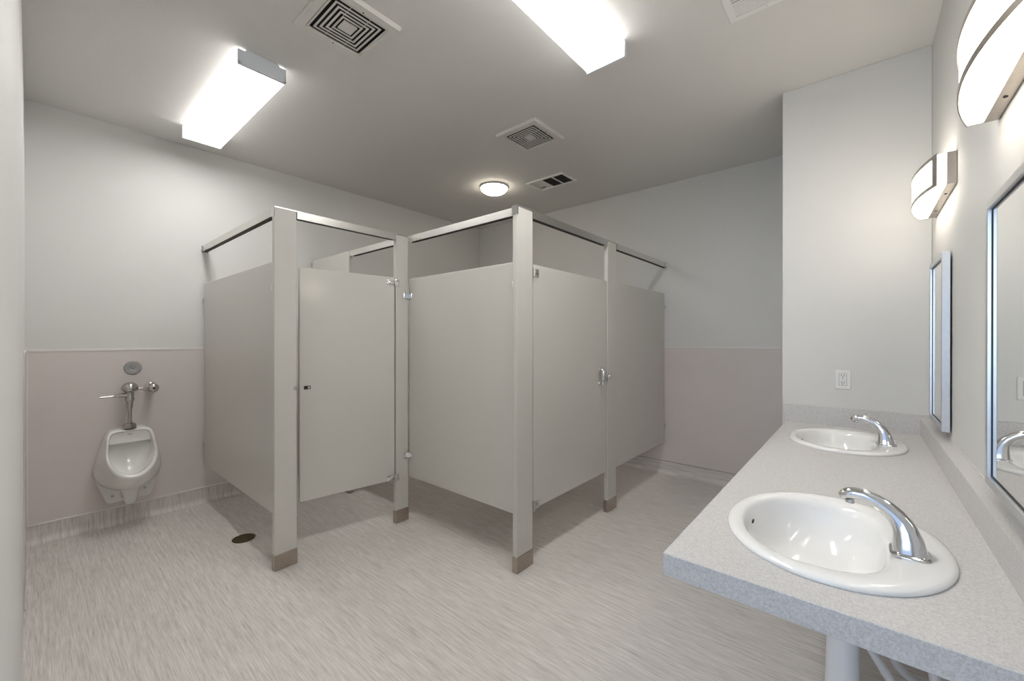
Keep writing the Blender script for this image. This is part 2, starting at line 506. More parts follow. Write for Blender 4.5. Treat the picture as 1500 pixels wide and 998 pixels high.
# occupancy latch and hinges
b = nb(); box(b, -0.001, 0.004, -0.598, -0.560, 1.013, 1.035, bev=0.002)
o = obj('latch', b, 'indicator', t, local=True)
b = nb(); box(b, 0.004, 0.006, -0.577, -0.566, 1.017, 1.031, bev=0.001)
obj('indicator_window', b, 'satin', o, local=True)
for z, k in ((1.728, 1), (0.337, -1)):
    b = nb()
    box(b, -0.001, 0.003, -0.060, -0.004, z - 0.018, z + 0.018, bev=0.0015)
    box(b, 0.003, 0.010, -0.052, -0.002, z - 0.006, z + 0.006, bev=0.002)
    lathe(b, [(0.007, z - 0.026), (0.008, z - 0.024), (0.008, z + 0.024), (0.007, z + 0.026)], (0.010, 0.006, 0), 'z', 16)
    box(b, 0.006, 0.011, 0.006, 0.030, z - 0.024, z + 0.024, bev=0.002)
    obj('hinge', b, 'chrome', t, local=True)
b = nb(); box(b, XS1, XS1 + 0.006, 1.002, 1.021, 1.025, 1.049, bev=0.002)
box(b, XS1 - PT, XS1 + 0.004, 1.0192, 1.0222, 1.027, 1.047, bev=0.001)
obj('strike', b, 'satin', P1)

t, s = door('stall_door', 'closed door of the larger stall, with chrome pull handle and knob latch', (XS2 - 0.004, 1.930, 0), 0.920, 0.0, True)
for z in (1.722, 0.337):
    b = nb()
    box(b, -0.001, 0.003, 0.004, 0.052, z - 0.026, z + 0.022, bev=0.0015)
    box(b, 0.003, 0.010, 0.002, 0.040, z - 0.006, z + 0.006, bev=0.002)
    lathe(b, [(0.006, z - 0.026), (0.0075, z - 0.024), (0.0075, z + 0.024), (0.006, z + 0.026)], (0.010, -0.005, 0), 'z', 16)
    obj('hinge', b, 'satin', t, local=True)
# pull handle: D-shaped bow
yh = 2.735 - 1.930; zc = 1.048
b = nb()
pts = [(0.0, yh, zc + 0.052), (0.016, yh, zc + 0.056), (0.028, yh, zc + 0.046), (0.032, yh, zc + 0.02), (0.032, yh, zc - 0.02), (0.028, yh, zc - 0.046), (0.016, yh, zc - 0.056), (0.0, yh, zc - 0.052)]
rings = []
tube(b, pts, [0.010, 0.011, 0.0115, 0.012, 0.012, 0.0115, 0.011, 0.010], 18)
lathe(b, [(0.013, -0.0005), (0.013, 0.003), (0.008, 0.006)], (0, yh, zc + 0.052), 'x', 18)
lathe(b, [(0.013, -0.0005), (0.013, 0.003), (0.008, 0.006)], (0, yh, zc - 0.052), 'x', 18)
obj('pull_handle', b, 'chrome', t, local=True, ang=60)
b = nb()
lathe(b, [(0.019, -0.0005), (0.019, 0.004), (0.013, 0.008)], (0, yh + 0.075, zc - 0.006), 'x', 20)
box(b, 0.0, 0.008, yh + 0.045, yh + 0.11, zc - 0.016, zc + 0.004, bev=0.003)
o = obj('latch', b, 'satin', t, local=True)
b = nb(); lathe(b, [(0.010, 0.006), (0.011, 0.016), (0.019, 0.022), (0.020, 0.030), (0.014, 0.036), (0.004, 0.038)], (0, yh + 0.105, zc - 0.006), 'x', 20)
obj('knob', b, 'chrome', o, local=True)

# ------------------------------------------------------------------ urinal
YU = 0.456
t = thing('urinal', 'white wall-hung china urinal on the pinkish wainscot', 'urinal', (XA + FT, YU, 0.12))
def uring(hw, ztop, zmid, zbot, nt, nbm, wt, wb, g=1.0, k=64):
    r = []
    for i in range(k):
        a = 2 * math.pi * i / k
        c, s = math.cos(a), math.sin(a)
        n = nt if s >= 0 else nbm
        z = zmid + (ztop - zmid) * abs(s) ** (2 / n) if s >= 0 else zmid - (zmid - zbot) * abs(s) ** (2 / n)
        h_ = hw if isinstance(hw, tuple) else (hw, hw)
        wid = h_[0] + (h_[1] - h_[0]) * max(0.0, (z - zmid) / (ztop - zmid))
        u = wid * math.copysign(abs(c) ** (2 / n), c)
        f = (ztop - z) / (ztop - zbot)
        w = wt + (wb - wt) * f ** g
        r.append((XA + FT + w, YU + u, z))
    return r
b = nb()
rings = [
    uring((0.182, 0.124), 0.692, 0.42, 0.250, 7.0, 2.3, 0.000, 0.000),
    uring((0.182, 0.124), 0.692, 0.42, 0.250, 7.0, 2.3, 0.026, 0.045),
    uring((0.173, 0.124), 0.692, 0.44, 0.262, 7.0, 2.2, 0.052, 0.130),
    uring((0.159, 0.124), 0.690, 0.47, 0.285, 7.0, 2.1, 0.080, 0.215),
    uring((0.144, 0.123), 0.688, 0.50, 0.325, 7.0, 2.05, 0.105, 0.280),
    uring((0.134, 0.121), 0.684, 0.53, 0.372, 7.0, 2.05, 0.119, 0.312),
    uring((0.131, 0.119), 0.681, 0.54, 0.388, 7.0, 2.05, 0.124, 0.318),
    uring((0.128, 0.117), 0.679, 0.545, 0.395, 7.0, 2.05, 0.1265, 0.316),
    uring((0.123, 0.112), 0.675, 0.547, 0.402, 7.0, 2.05, 0.126, 0.308),
    uring((0.120, 0.109), 0.672, 0.547, 0.405, 7.0, 2.05, 0.120, 0.298),
    uring((0.116, 0.106), 0.668, 0.545, 0.400, 6.0, 2.1, 0.100, 0.262),
    uring((0.112, 0.104), 0.662, 0.540, 0.382, 5.0, 2.2, 0.052, 0.205),
    uring(0.100, 0.650, 0.535, 0.370, 3.4, 2.3, 0.038, 0.160),
    uring(0.075, 0.620, 0.525, 0.375, 3.0, 2.3, 0.036, 0.120),
    uring(0.040, 0.580, 0.510, 0.420, 2.5, 2.3, 0.032, 0.070),
]
loft(b, rings)
# shield across the top of the opening
ir = uring((0.1205, 0.1095), 0.6725, 0.547, 0.405, 7.0, 2.05, 0.117, 0.292, k=192)
up = [p for p in ir if p[2] > 0.588]
lo0 = min(up, key=lambda p: p[1]); 
front = [Vector(p) for p in up]
order = sorted(front, key=lambda p: math.atan2(p.z - 0.56, p.y - YU))
order = [Vector((XA + FT + 0.113, p.y, p.z)) for p in order]
back = [p + Vector((-0.012, 0, 0)) for p in order]
vsf = [b.verts.new(p) for p in order]; vsb = [b.verts.new(p) for p in back]
b.faces.new(vsf); b.faces.new(list(reversed(vsb)))
for i in range(len(vsf)):
    j = (i + 1) % len(vsf); b.faces.new((vsf[i], vsf[j], vsb[j], vsb[i]))
obj('bowl', b, 'urinal_china', t, ang=50)
# back plate with bevelled outline
def rpoly(pts, r=0.02, k=5):
    out = []
    n = len(pts)
    for i in range(n):
        p0, p, p1 = Vector(pts[i-1]), Vector(pts[i]), Vector(pts[(i+1) % n])
        a = p + (p0 - p).normalized() * min(r, (p0 - p).length * .45); c = p + (p1 - p).normalized() * min(r, (p1 - p).length * .45)
        for q in range(k + 1):
            f = q / k
            out.append(tuple((a * (1 - f) ** 2 + p * 2 * f * (1 - f) + c * f * f)))
    return out
outl = [(-0.085, 0.660), (-0.130, 0.58), (-0.182, 0.42), (-0.172, 0.34), (-0.112, 0.158), (0.120, 0.158), (0.178, 0.33), (0.185, 0.42), (0.130, 0.58), (0.085, 0.660)]
ol = rpoly(outl, 0.028)
b = nb()
cen = Vector((0, 0.42))
def scl(f): return [tuple(cen + (Vector(p) - cen) * f) for p in ol]
loft(b, [[(XA + FT, YU + u, z) for u, z in scl(1.0)], [(XA + FT + 0.022, YU + u, z) for u, z in scl(0.998)], [(XA + FT + 0.030, YU + u, z) for u, z in scl(0.97)]])
bpz = obj('back_plate', b, 'urinal_china', t)
for u, z in ((-0.085, 0.212), (0.088, 0.228)):
    b = nb(); lathe(b, [(0.009, 0.0), (0.009, 0.002), (0.004, 0.0035)], (XA + FT + 0.030, YU + u, z), 'x', 16)
    obj('mounting_bolt', b, 'steel', bpz)
# outlet horn under the bowl
b = nb()
tube(b, [(XA + 0.13, YU, 0.335), (XA + 0.125, YU, 0.27), (XA + 0.12, YU, 0.23), (XA + 0.115, YU, 0.19), (XA + 0.11, YU, 0.165), (XA + 0.108, YU, 0.152)], [0.085, 0.055, 0.041, 0.036, 0.031, 0.014], 28)
tube(b, [(XA + 0.10, YU, 0.21), (XA + 0.03, YU, 0.215)], [0.036, 0.045], 24)
obj('outlet_horn', b, 'urinal_china', t, ang=60)
# small oval mark printed on the shield: a short grey line of print
b = nb()
for k in range(7):
    box(b, XA + FT + 0.1125, XA + FT + 0.1140, YU - 0.0125 + k * 0.0036, YU - 0.0102 + k * 0.0036, 0.6485, 0.6535)
obj('maker_mark', b, 'print', t)

# flush valve
YF = 0.455; WF = 0.105; xf = XA + WF
t = thing('flush_valve', 'chrome manual flush valve with side lever above the urinal', 'flush valve', (xf, YF, 0.70))
b = nb()
lathe(b, [(0.012, 0.735), (0.012, 0.82), (0.018, 0.85), (0.019, 0.885), (0.025, 0.89), (0.025, 0.905), (0.022, 0.91), (0.024, 0.950), (0.040, 0.958), (0.047, 0.968), (0.047, 0.982), (0.043, 0.994), (0.034, 1.008), (0.022, 1.015), (0.008, 1.018)], (xf, YF, 0), 'z', 32)
obj('valve_body', b, 'valve_chrome', t, ang=50)
b = nb(); lathe(b, [(0.016, 0.692), (0.038, 0.693), (0.038, 0.720), (0.032, 0.726), (0.018, 0.729), (0.014, 0.742)], (xf, YF, 0), 'z', 6)
obj('spud_nut', b, 'valve_chrome', t)
b = nb(); tube(b, [(xf, YF, 0.725), (xf, YF, 0.80)], 0.0115, 20)
obj('tailpiece', b, 'valve_chrome', t)
b = nb()
tube(b, [(xf, YF - 0.015, 0.930), (xf, YF - 0.055, 0.929)], [0.019, 0.016], 18)
tube(b, [(xf, YF - 0.050, 0.929), (xf + 0.001, YF - 0.082, 0.928)], [0.0115, 0.0105], 16)
tube(b, [(xf, YF - 0.070, 0.928), (xf + 0.004, YF - 0.115, 0.926), (xf + 0.010, YF - 0.152, 0.924)], [0.006, 0.0055, 0.0065], 14)
obj('lever', b, 'valve_chrome', t)
b = nb()
tube(b, [(xf, YF + 0.015, 0.972), (xf, YF + 0.045, 0.970)], [0.020, 0.016], 18)
tube(b, [(xf, YF + 0.043, 0.970), (xf - 0.002, YF + 0.078, 0.968)], [0.012, 0.012], 18)
tube(b, [(xf - 0.002, YF + 0.073, 0.968), (xf - 0.003, YF + 0.095, 0.968)], [0.018, 0.018], 8)
obj('supply_arm', b, 'valve_chrome', t)
b = nb()
yc = YF + 0.128
tube(b, [(xf - 0.003, yc - 0.034, 0.968), (xf - 0.003, yc, 0.968)], [0.020, 0.024], 20)
tube(b, [(XA + FT + 0.004, yc, 0.968), (xf - 0.010, yc, 0.968), (xf + 0.012, yc, 0.968), (xf + 0.022, yc, 0.968), (xf + 0.027, yc, 0.968)], [0.018, 0.026, 0.032, 0.029, 0.018], 24)
st = obj('stop_valve', b, 'valve_chrome', t, ang=50)
b = nb(); lathe(b, [(0.037, 0.0), (0.036, 0.006), (0.020, 0.012)], (XA + FT, yc, 0.968), 'x', 24)
obj('wall_flange', b, 'valve_chrome', st)
b = nb(); lathe(b, [(0.008, 0.0), (0.008, 0.0015)], (xf + 0.0265, yc, 0.968), 'x', 16)
obj('screw_slot', b, 'dark', st)

# round chrome plate above the valve
t = thing('wall_plate', 'round chrome cover plate on the wall above the flush valve', 'wall plate', (XA + FT, 0.484, 1.115))
b = nb(); lathe(b, [(0.050, 0.0), (0.050, 0.003), (0.046, 0.007), (0.020, 0.009), (0.014, 0.007)], (XA + FT, 0.484, 1.115), 'x', 40)
obj('disc', b, 'plate', t)
b = nb(); lathe(b, [(0.010, 0.006), (0.010, 0.0085), (0.004, 0.011)], (XA + FT, 0.484, 1.115), 'x', 16)
obj('screw', b, 'steel', t)

# floor drain
t = thing('floor_drain', 'round tarnished brass floor drain beneath the glossy partition panel', 'floor drain', (-3.125, 0.915, 0))
b = nb()
lathe(b, [(0.062, 0.0), (0.066, 0.0), (0.068, 0.003), (0.060, 0.0045), (0.058, 0.002)], (-3.125, 0.915, 0), 'z', 48)
obj('ring', b, 'brass', t)
b = nb(); lathe(b, [(0.060, 0.0005), (0.060, 0.0015)], (-3.125, 0.915, 0), 'z', 40)
obj('well', b, 'dark', t)
b = nb()
for k in range(-6, 7):
    y = k * 0.0088; L = math.sqrt(max(0.0, 0.059 ** 2 - y * y))
    if L > 0.01:
        box(b, -3.125 - L, -3.125 + L, 0.915 + y - 0.0022, 0.915 + y + 0.0022, 0.001, 0.0036)
        box(b, -3.125 + y - 0.0022, -3.125 + y + 0.0022, 0.915 - L, 0.915 + L, 0.001, 0.0035)
obj('grate', b, 'brass', t)

# ------------------------------------------------------------------ counter
ZC = 0.8203; XCF = -0.357; YC0 = 0.967; XBS = 0.2342; CT = 0.052
SINKS = [(-0.065, 1.343), (-0.065, 2.607)]
t = thing('counter', 'speckled grey laminate vanity counter with raised back ledge along the mirror wall', 'counter', (-0.06, 2.0, ZC - CT))
slab = obj('worktop', bx(XCF, XM, YC0, YS, ZC - CT, ZC, bev=0.0015, seg=1), 'laminate', t)
for cx, cy in SINKS:
    cb = nb()
    pts = sup(cx, cy, 0.198, 0.248, 2.0, 72)
    loft(cb, [[(x, y, ZC - 0.2) for x, y in pts], [(x, y, ZC + 0.1) for x, y in pts]])
    cu = obj('cut', cb, 'laminate')
    md = slab.modifiers.new('b', 'BOOLEAN'); md.object = cu; md.operation = 'DIFFERENCE'; md.solver = 'EXACT'
    bpy.context.view_layer.update()
    dg = bpy.context.evaluated_depsgraph_get()
    me = bpy.data.meshes.new_from_object(slab.evaluated_get(dg))
    slab.modifiers.clear(); slab.data = me
    bpy.data.objects.remove(cu)
for p in slab.data.polygons: p.use_smooth = False
obj('back_ledge', bx(XBS, XM, YC0, YS - 0.02, ZC, 0.9103, bev=0.0015), 'laminate', t)
obj('side_splash', bx(-0.366, XM, YS - 0.021, YS, ZC - 0.002, 0.928, bev=0.0015), 'laminate', t)
obj('caulk_line', bx(XM - 0.004, XM, YC0, YS - 0.02, 0.9098, 0.9135, bev=0.001), 'trim', t)

# ------------------------------------------------------------------ sinks (built at a local origin on the counter top)
def make_sink(label, loc):
    t = thing('sink', label, 'sink', loc, 'drop-in sinks in the counter')
    K = 96
    def ring(cx, a, b_, z, n=2.05, n2=None):
        return [(x * 1.045, y * 1.065, z) for x, y in sup(cx, 0, a, b_, n, K, n2)]
    bm = nb()
    R = [
        ring(0, 0.203, 0.255, 0.0005), ring(0, 0.217, 0.270, 0.0005), ring(0, 0.2185, 0.2715, 0.004), ring(0, 0.216, 0.269, 0.0085), ring(0, 0.210, 0.263, 0.012),
        ring(-0.002, 0.200, 0.252, 0.0135), ring(-0.012, 0.182, 0.238, 0.0125, 2.05, 2.3),
        ring(-0.026, 0.160, 0.222, 0.0105, 2.05, 2.6), ring(-0.032, 0.150, 0.214, 0.007, 2.05, 2.7), ring(-0.034, 0.144, 0.208, 0.000, 2.05, 2.7),
        ring(-0.034, 0.139, 0.202, -0.015, 2.05, 2.6), ring(-0.034, 0.131, 0.190, -0.050, 2.05, 2.5), ring(-0.033, 0.118, 0.168, -0.088, 2.05, 2.3),
        ring(-0.031, 0.092, 0.130, -0.118, 2.0), ring(-0.029, 0.060, 0.080, -0.132, 2.0), ring(-0.028, 0.030, 0.034, -0.137, 2.0), ring(-0.028, 0.022, 0.022, -0.140, 2.0),
        ring(-0.028, 0.022, 0.022, -0.155, 2.0), ring(-0.028, 0.045, 0.050, -0.152, 2.0),
        ring(-0.030, 0.105, 0.145, -0.132, 2.0), ring(-0.033, 0.142, 0.200, -0.085, 2.05), ring(-0.020, 0.165, 0.226, -0.020, 2.05), ring(0, 0.190, 0.240, -0.004, 2.05),
        ring(0, 0.203, 0.255, 0.0005),
    ]
    loft(bm, R, False, False)
    obj('basin', bm, 'china', t, local=True, ang=60)
    bm = nb(); lathe(bm, [(0.026, -0.1365), (0.027, -0.134), (0.021, -0.133), (0.018, -0.138), (0.018, -0.150), (0.006, -0.150)], (-0.028, 0, 0), 'z', 32)
    obj('drain', bm, 'chrome', t, local=True)
    bm = nb()
    # overflow slot set into the front wall of the basin
    pts = [(y, z) for y, z in sup(0, -0.018, 0.011, 0.0045, 2.5, 24)]
    prism(bm, pts, 'x', -0.173, -0.1705)
    obj('overflow_slot', bm, 'dark', t, local=True)
    return t
s1 = make_sink('nearer white oval sink in the counter, beside the free corner', (SINKS[0][0], SINKS[0][1], ZC))
s2 = dup(s1, (SINKS[1][0], SINKS[1][1], ZC), 'farther white oval sink, next to the wall with the outlet', 'drop-in sinks in the counter')

# ------------------------------------------------------------------ faucets (local origin on the sink deck)
def make_faucet(label, loc):
    t = thing('faucet', label, 'faucet', loc, 'chrome faucets on the sinks')
    # x,z given relative to the deck point (0.085, 0.833)
    S = [((.1140, .838), (.0530, .838), .0345, 3.6), ((.1130, .850), (.0540, .850), .0325, 3.6), ((.1085, .868), (.0555, .868), .0275, 3.4), ((.1000, .889), (.0545, .884), .0225, 3.0),
         ((.0900, .908), (.0490, .897), .0180, 2.6), ((.0750, .926), (.0410, .908), .0158, 2.3), ((.0560, .942), (.0300, .918), .0145, 2.1), ((.0330, .955), (.0160, .927), .0138, 2.0),
         ((.0080, .963), (.0000, .933), .0135, 2.0), ((-.0140, .9635), (-.0140, .935), .0132, 2.0), ((-.0300, .959), (-.0270, .9325), .0126, 2.0), ((-.0400, .951), (-.0340, .930), .0110, 2.0), ((-.0445, .943), (-.0395, .931), .0070, 2.0)]
    rings = []
    for (xo, zo), (xi, zi), hw, n in S:
        c = Vector(((xo + xi) / 2 - .085, 0, (zo + zi) / 2 - .833)); a = Vector(((xo - xi) / 2, 0, (zo - zi) / 2))
        r = []
        for i in range(40):
            q = 2 * math.pi * i / 40; cc, ss = math.cos(q), math.sin(q)
            r.append(c + a * math.copysign(abs(cc) ** (2 / n), cc) + Vector((0, hw * math.copysign(abs(ss) ** (2 / n), ss), 0)))
        rings.append(r)
    bm = nb(); loft(bm, rings)
    obj('spout', bm, 'faucet_chrome', t, local=True, ang=60)
    bm = nb()
    def br(e, z): return [(x, y, z) for x, y in sup(0.0, 0, .0345 + e, .0400 + e, 4.0, 40)]
    loft(bm, [br(0.001, 0.0), br(0.002, 0.002), br(0.0015, 0.0045), br(-0.002, 0.0065), br(-0.006, 0.0085)])
    obj('base_plate', bm, 'faucet_chrome', t, local=True, ang=50)
    bm = nb(); lathe(bm, [(0.0085, 0.0955), (0.009, 0.093), (0.009, 0.088), (0.006, 0.087)], (-.085 - .022, 0, 0.004), 'z', 20)
    obj('aerator', bm, 'satin', t, local=True)
    return t
f1 = make_faucet('chrome curved faucet on the nearer sink', (0.085, 1.308, ZC + 0.0105))
f2 = dup(f1, (0.087, 2.590, ZC + 0.0105), 'chrome curved faucet on the farther sink', 'chrome faucets on the sinks')

# ------------------------------------------------------------------ plumbing under the nearer sink
t = thing('drain_pipe', 'white covered drain pipe hanging beneath the counter under the nearer sink', 'pipe', (-0.040, 1.350, 0.2))
b = nb()
tube(b, [(-0.093, 1.35, 0.662), (-0.080, 1.35, 0.65), (-0.050, 1.35, 0.62), (-0.036, 1.345, 0.58)], [0.034, 0.036, 0.034, 0.033], 24)
tube(b, [(-0.036, 1.345, 0.60), (-0.037, 1.345, 0.50), (-0.040, 1.345, 0.36), (-0.030, 1.35, 0.30), (0.0, 1.355, 0.27), (0.035, 1.36, 0.28), (0.058, 1.365, 0.32)], [0.033, 0.034, 0.036, 0.037, 0.037, 0.036, 0.034], 24)
obj('pipe_cover', b, 'pvc', t)
b = nb(); tube(b, [(0.055, 1.365, 0.31), (0.062, 1.37, 0.36), (0.085, 1.37, 0.39), (0.14, 1.37, 0.40), (XM, 1.37, 0.40)], [0.034, 0.034, 0.034, 0.033, 0.033], 24)
obj('trap_arm', b, 'pvc', t)
def hose(label, pts, r):
    t = thing('supply_hose', label, 'hose', pts[-1], 'wrapped supply hoses under the sink')
    P = []
    for (a, c) in zip(pts, pts[1:]):
        a, c = Vector(a), Vector(c); n = max(2, int((c - a).length / 0.012))
        for k in range(n): P.append(a.lerp(c, k / n))
    P.append(Vector(pts[-1]))
    # ease the corners
    for _ in range(4):
        P = [P[0]] + [(P[i-1] + P[i] * 2 + P[i+1]) / 4 for i in range(1, len(P) - 1)] + [P[-1]]
    R = [r * (1.0 if k % 5 else 1.09) for k in range(len(P))]
    b = nb(); tube(b, P, R, 14); obj('sleeve', b, 'wrap', t)
    b = nb(); d = (P[1] - P[0]).normalized(); tube(b, [P[0] - d * 0.012, P[0] + d * 0.012], r * 1.2, 8); obj('end_nut', b, 'rubber', t)
    return t
hose('grey wrapped hose slanting down from behind the white drain pipe', [(0.010, 1.335, 0.576), (0.058, 1.325, 0.505), (0.12, 1.295, 0.42), (0.20, 1.28, 0.36), (XM - 0.004, 1.28, 0.35)], 0.0098)
hose('grey wrapped hose hanging steeply beside the slanting hose', [(0.052, 1.35, 0.66), (0.054, 1.35, 0.56), (0.075, 1.38, 0.51), (0.13, 1.45, 0.45), (0.20, 1.48, 0.44), (XM - 0.004, 1.48, 0.44)], 0.0095)
hose('grey wrapped hose farthest from the white drain pipe', [(0.118, 1.325, 0.70), (0.125, 1.325, 0.56), (0.14, 1.29, 0.48), (0.21, 1.22, 0.44), (XM - 0.004, 1.21, 0.44)], 0.0105)

# ------------------------------------------------------------------ mirrors (local origin: centre on the wall; faces -X)
def make_mirror(label, loc):
    t = thing('mirror', label, 'mirror', loc, 'framed mirrors over the counter')
    hw, z0, z1 = 0.2035, -0.369, 0.369
    fw, dp, st = 0.021, 0.0245, 0.0055          # face width, frame depth, stand-off from the wall
    xf, xb = -(st + dp), -st
    bm = nb()
    for (y0, y1, a, c) in ((-hw, -hw + fw, z0, z1), (hw - fw, hw, z0, z1)):
        box(bm, xf, xb, y0, y1, a, c, bev=0.0012)
    for (a, c) in ((z0, z0 + fw), (z1 - fw, z1)):
        box(bm, xf, xb, -hw + 0.001, hw - 0.001, a, c, bev=0.0012)
    obj('frame', bm, 'frame', t, local=True)
    # thin dark gasket and the glass set back inside
    bm = nb()
    e = 0.0035
    for (y0, y1, a, c) in ((-hw + fw, -hw + fw + e, z0 + fw, z1 - fw), (hw - fw - e, hw - fw, z0 + fw, z1 - fw), (-hw + fw, hw - fw, z0 + fw, z0 + fw + e), (-hw + fw, hw - fw, z1 - fw - e, z1 - fw)):
        box(bm, xf + 0.0075, xf + 0.010, y0, y1, a, c)
    obj('gasket', bm, 'rubber', t, local=True)
    obj('glass', bx(xf + 0.009, xf + 0.013, -hw + fw - 0.002, hw - fw + 0.002, z0 + fw - 0.002, z1 - fw + 0.002), 'mirror', t, local=True)
    obj('back_board', bx(xf + 0.014, xb - 0.001, -hw + 0.010, hw - 0.010, z0 + 0.01, z1 - 0.01), 'rubber', t, local=True)
    for s in (-1, 1): obj('hanger', bx(xb - 0.002, 0.0, s * 0.10 - 0.02, s * 0.10 + 0.02, 0.25, 0.29), 'steel', t, local=True)
    return t
ZM = (0.945 + 1.684) / 2
m1 = make_mirror('metal-framed wall mirror over the nearer sink, cut by the photo edge', (XM, 1.4385, ZM))
m2 = dup(m1, (XM, 2.622, ZM), 'metal-framed wall mirror over the farther sink, whole frame visible', 'framed mirrors over the counter')

# ------------------------------------------------------------------ vanity wall lights (local origin: centre on the wall)
def make_sconce(label, loc):
    t = thing('wall_light', label, 'wall light', loc, 'wall lights above the mirrors')
    L, hh = 0.300, 0.0620
    obj('back_plate', bx(-0.029, 0.0, -L, L, -hh, hh, bev=0.0015), 'nickel', t, local=True)
    def bow(y, x_end, x_mid): return x_mid + (x_end - x_mid) * (y / L) ** 2
    N = 28
    ys = [-L + 2 * L * i / N for i in range(N + 1)]
    # opal diffuser: flat back on the plate, bowed front, flat top and bottom
    bm = nb(); o1 = []
    Ld = L - 0.003
    pl = [(-0.029, -Ld)] + [(bow(y, -0.0555, -0.1035), y * Ld / L) for y in ys] + [(-0.029, Ld)]
    loft(bm, [[(x, y, -hh + 0.002) for x, y in pl], [(x, y, hh - 0.002) for x, y in pl]])
    obj('diffuser', bm, 'sconce_glow', t, local=True)
    # bowed front frame with an open window
    def band(z0, z1, ya, yb, n=N):
        yy = [ya + (yb - ya) * i / n for i in range(n + 1)]
        rings = []
        for y in yy:
            xo, xi = bow(y, -0.0590, -0.1070), bow(y, -0.0560, -0.1040)
            rings.append([(xo, y, z0), (xi, y, z0), (xi, y, z1), (xo, y, z1)])
        loft(bm, rings)
    bm = nb()
    band(-hh - 0.001, -hh + 0.013, -L - 0.004, L + 0.004); band(hh - 0.013, hh + 0.001, -L - 0.004, L + 0.004)
    band(-hh + 0.013, hh - 0.013, -L - 0.004, -L + 0.026, 3); band(-hh + 0.013, hh - 0.013, L - 0.026, L + 0.004, 3)
    obj('bowed_frame', bm, 'nickel', t, local=True)
    for s in (-1, 1):
        obj('screw', lathe(nb(), [(0.0035, -hh - 0.0025), (0.0045, -hh - 0.001), (0.0045, -hh + 0.001)], (-0.015, s * 0.15, 0), 'z', 12), 'rubber', t, local=True)
    return t
w1 = make_sconce('bowed wall light above the nearer mirror, cut by the photo edge', (XM, 1.380, 1.973))
w2 = dup(w1, (XM, 2.610, 1.990), 'bowed wall light above the farther mirror, seen whole', 'wall lights above the mirrors')

# ------------------------------------------------------------------ outlet on the alcove wall
ox, oz = -0.0835, 1.0925
t = thing('outlet', 'white safety outlet on the wall above the farther sink', 'outlet', (ox, YS, oz))
b = nb()
def rr(hw, hh, r=0.004): return rpoly([(-hw, -hh), (hw, -hh), (hw, hh), (-hw, hh)], r, 3)
def lay(hw, hh, y): return [(ox + u, YS - y, oz + v) for u, v in rr(hw, hh)]
loft(b, [lay(0.0365, 0.0555, 0.0), lay(0.0365, 0.0555, 0.003), lay(0.0345, 0.0535, 0.006)])
obj('cover_plate', b, 'plastic', t)
b = nb(); box(b, ox - 0.0165, ox + 0.0165, YS - 0.0085, YS - 0.005, oz - 0.0335, oz + 0.0335, bev=0.001)
ins = obj('receptacle', b, 'plastic', t)
b = nb(); box(b, ox - 0.0178, ox + 0.0178, YS - 0.0066, YS - 0.0055, oz - 0.0348, oz + 0.0348)
obj('reveal_line', b, 'print', t)
for s in (1, -1):
    b = nb()
    zz = oz + s * 0.0195
    for dx in (-0.0062, 0.0062): box(b, ox + dx - 0.0013, ox + dx + 0.0013, YS - 0.0092, YS - 0.008, zz, zz + 0.0085)
    lathe(b, [(0.0026, 0.0080), (0.0026, 0.0092)], (ox, YS - 0.0172, zz - 0.006), 'y', 12)
    obj('socket_slots', b, 'dark', ins)
b = nb(); box(b, ox - 0.006, ox + 0.006, YS - 0.0096, YS - 0.008, oz + 0.0008, oz + 0.0048, bev=0.0006); box(b, ox - 0.006, ox + 0.006, YS - 0.0096, YS - 0.008, oz - 0.0048, oz - 0.0008, bev=0.0006)
obj('test_buttons', b, 'grille', ins)

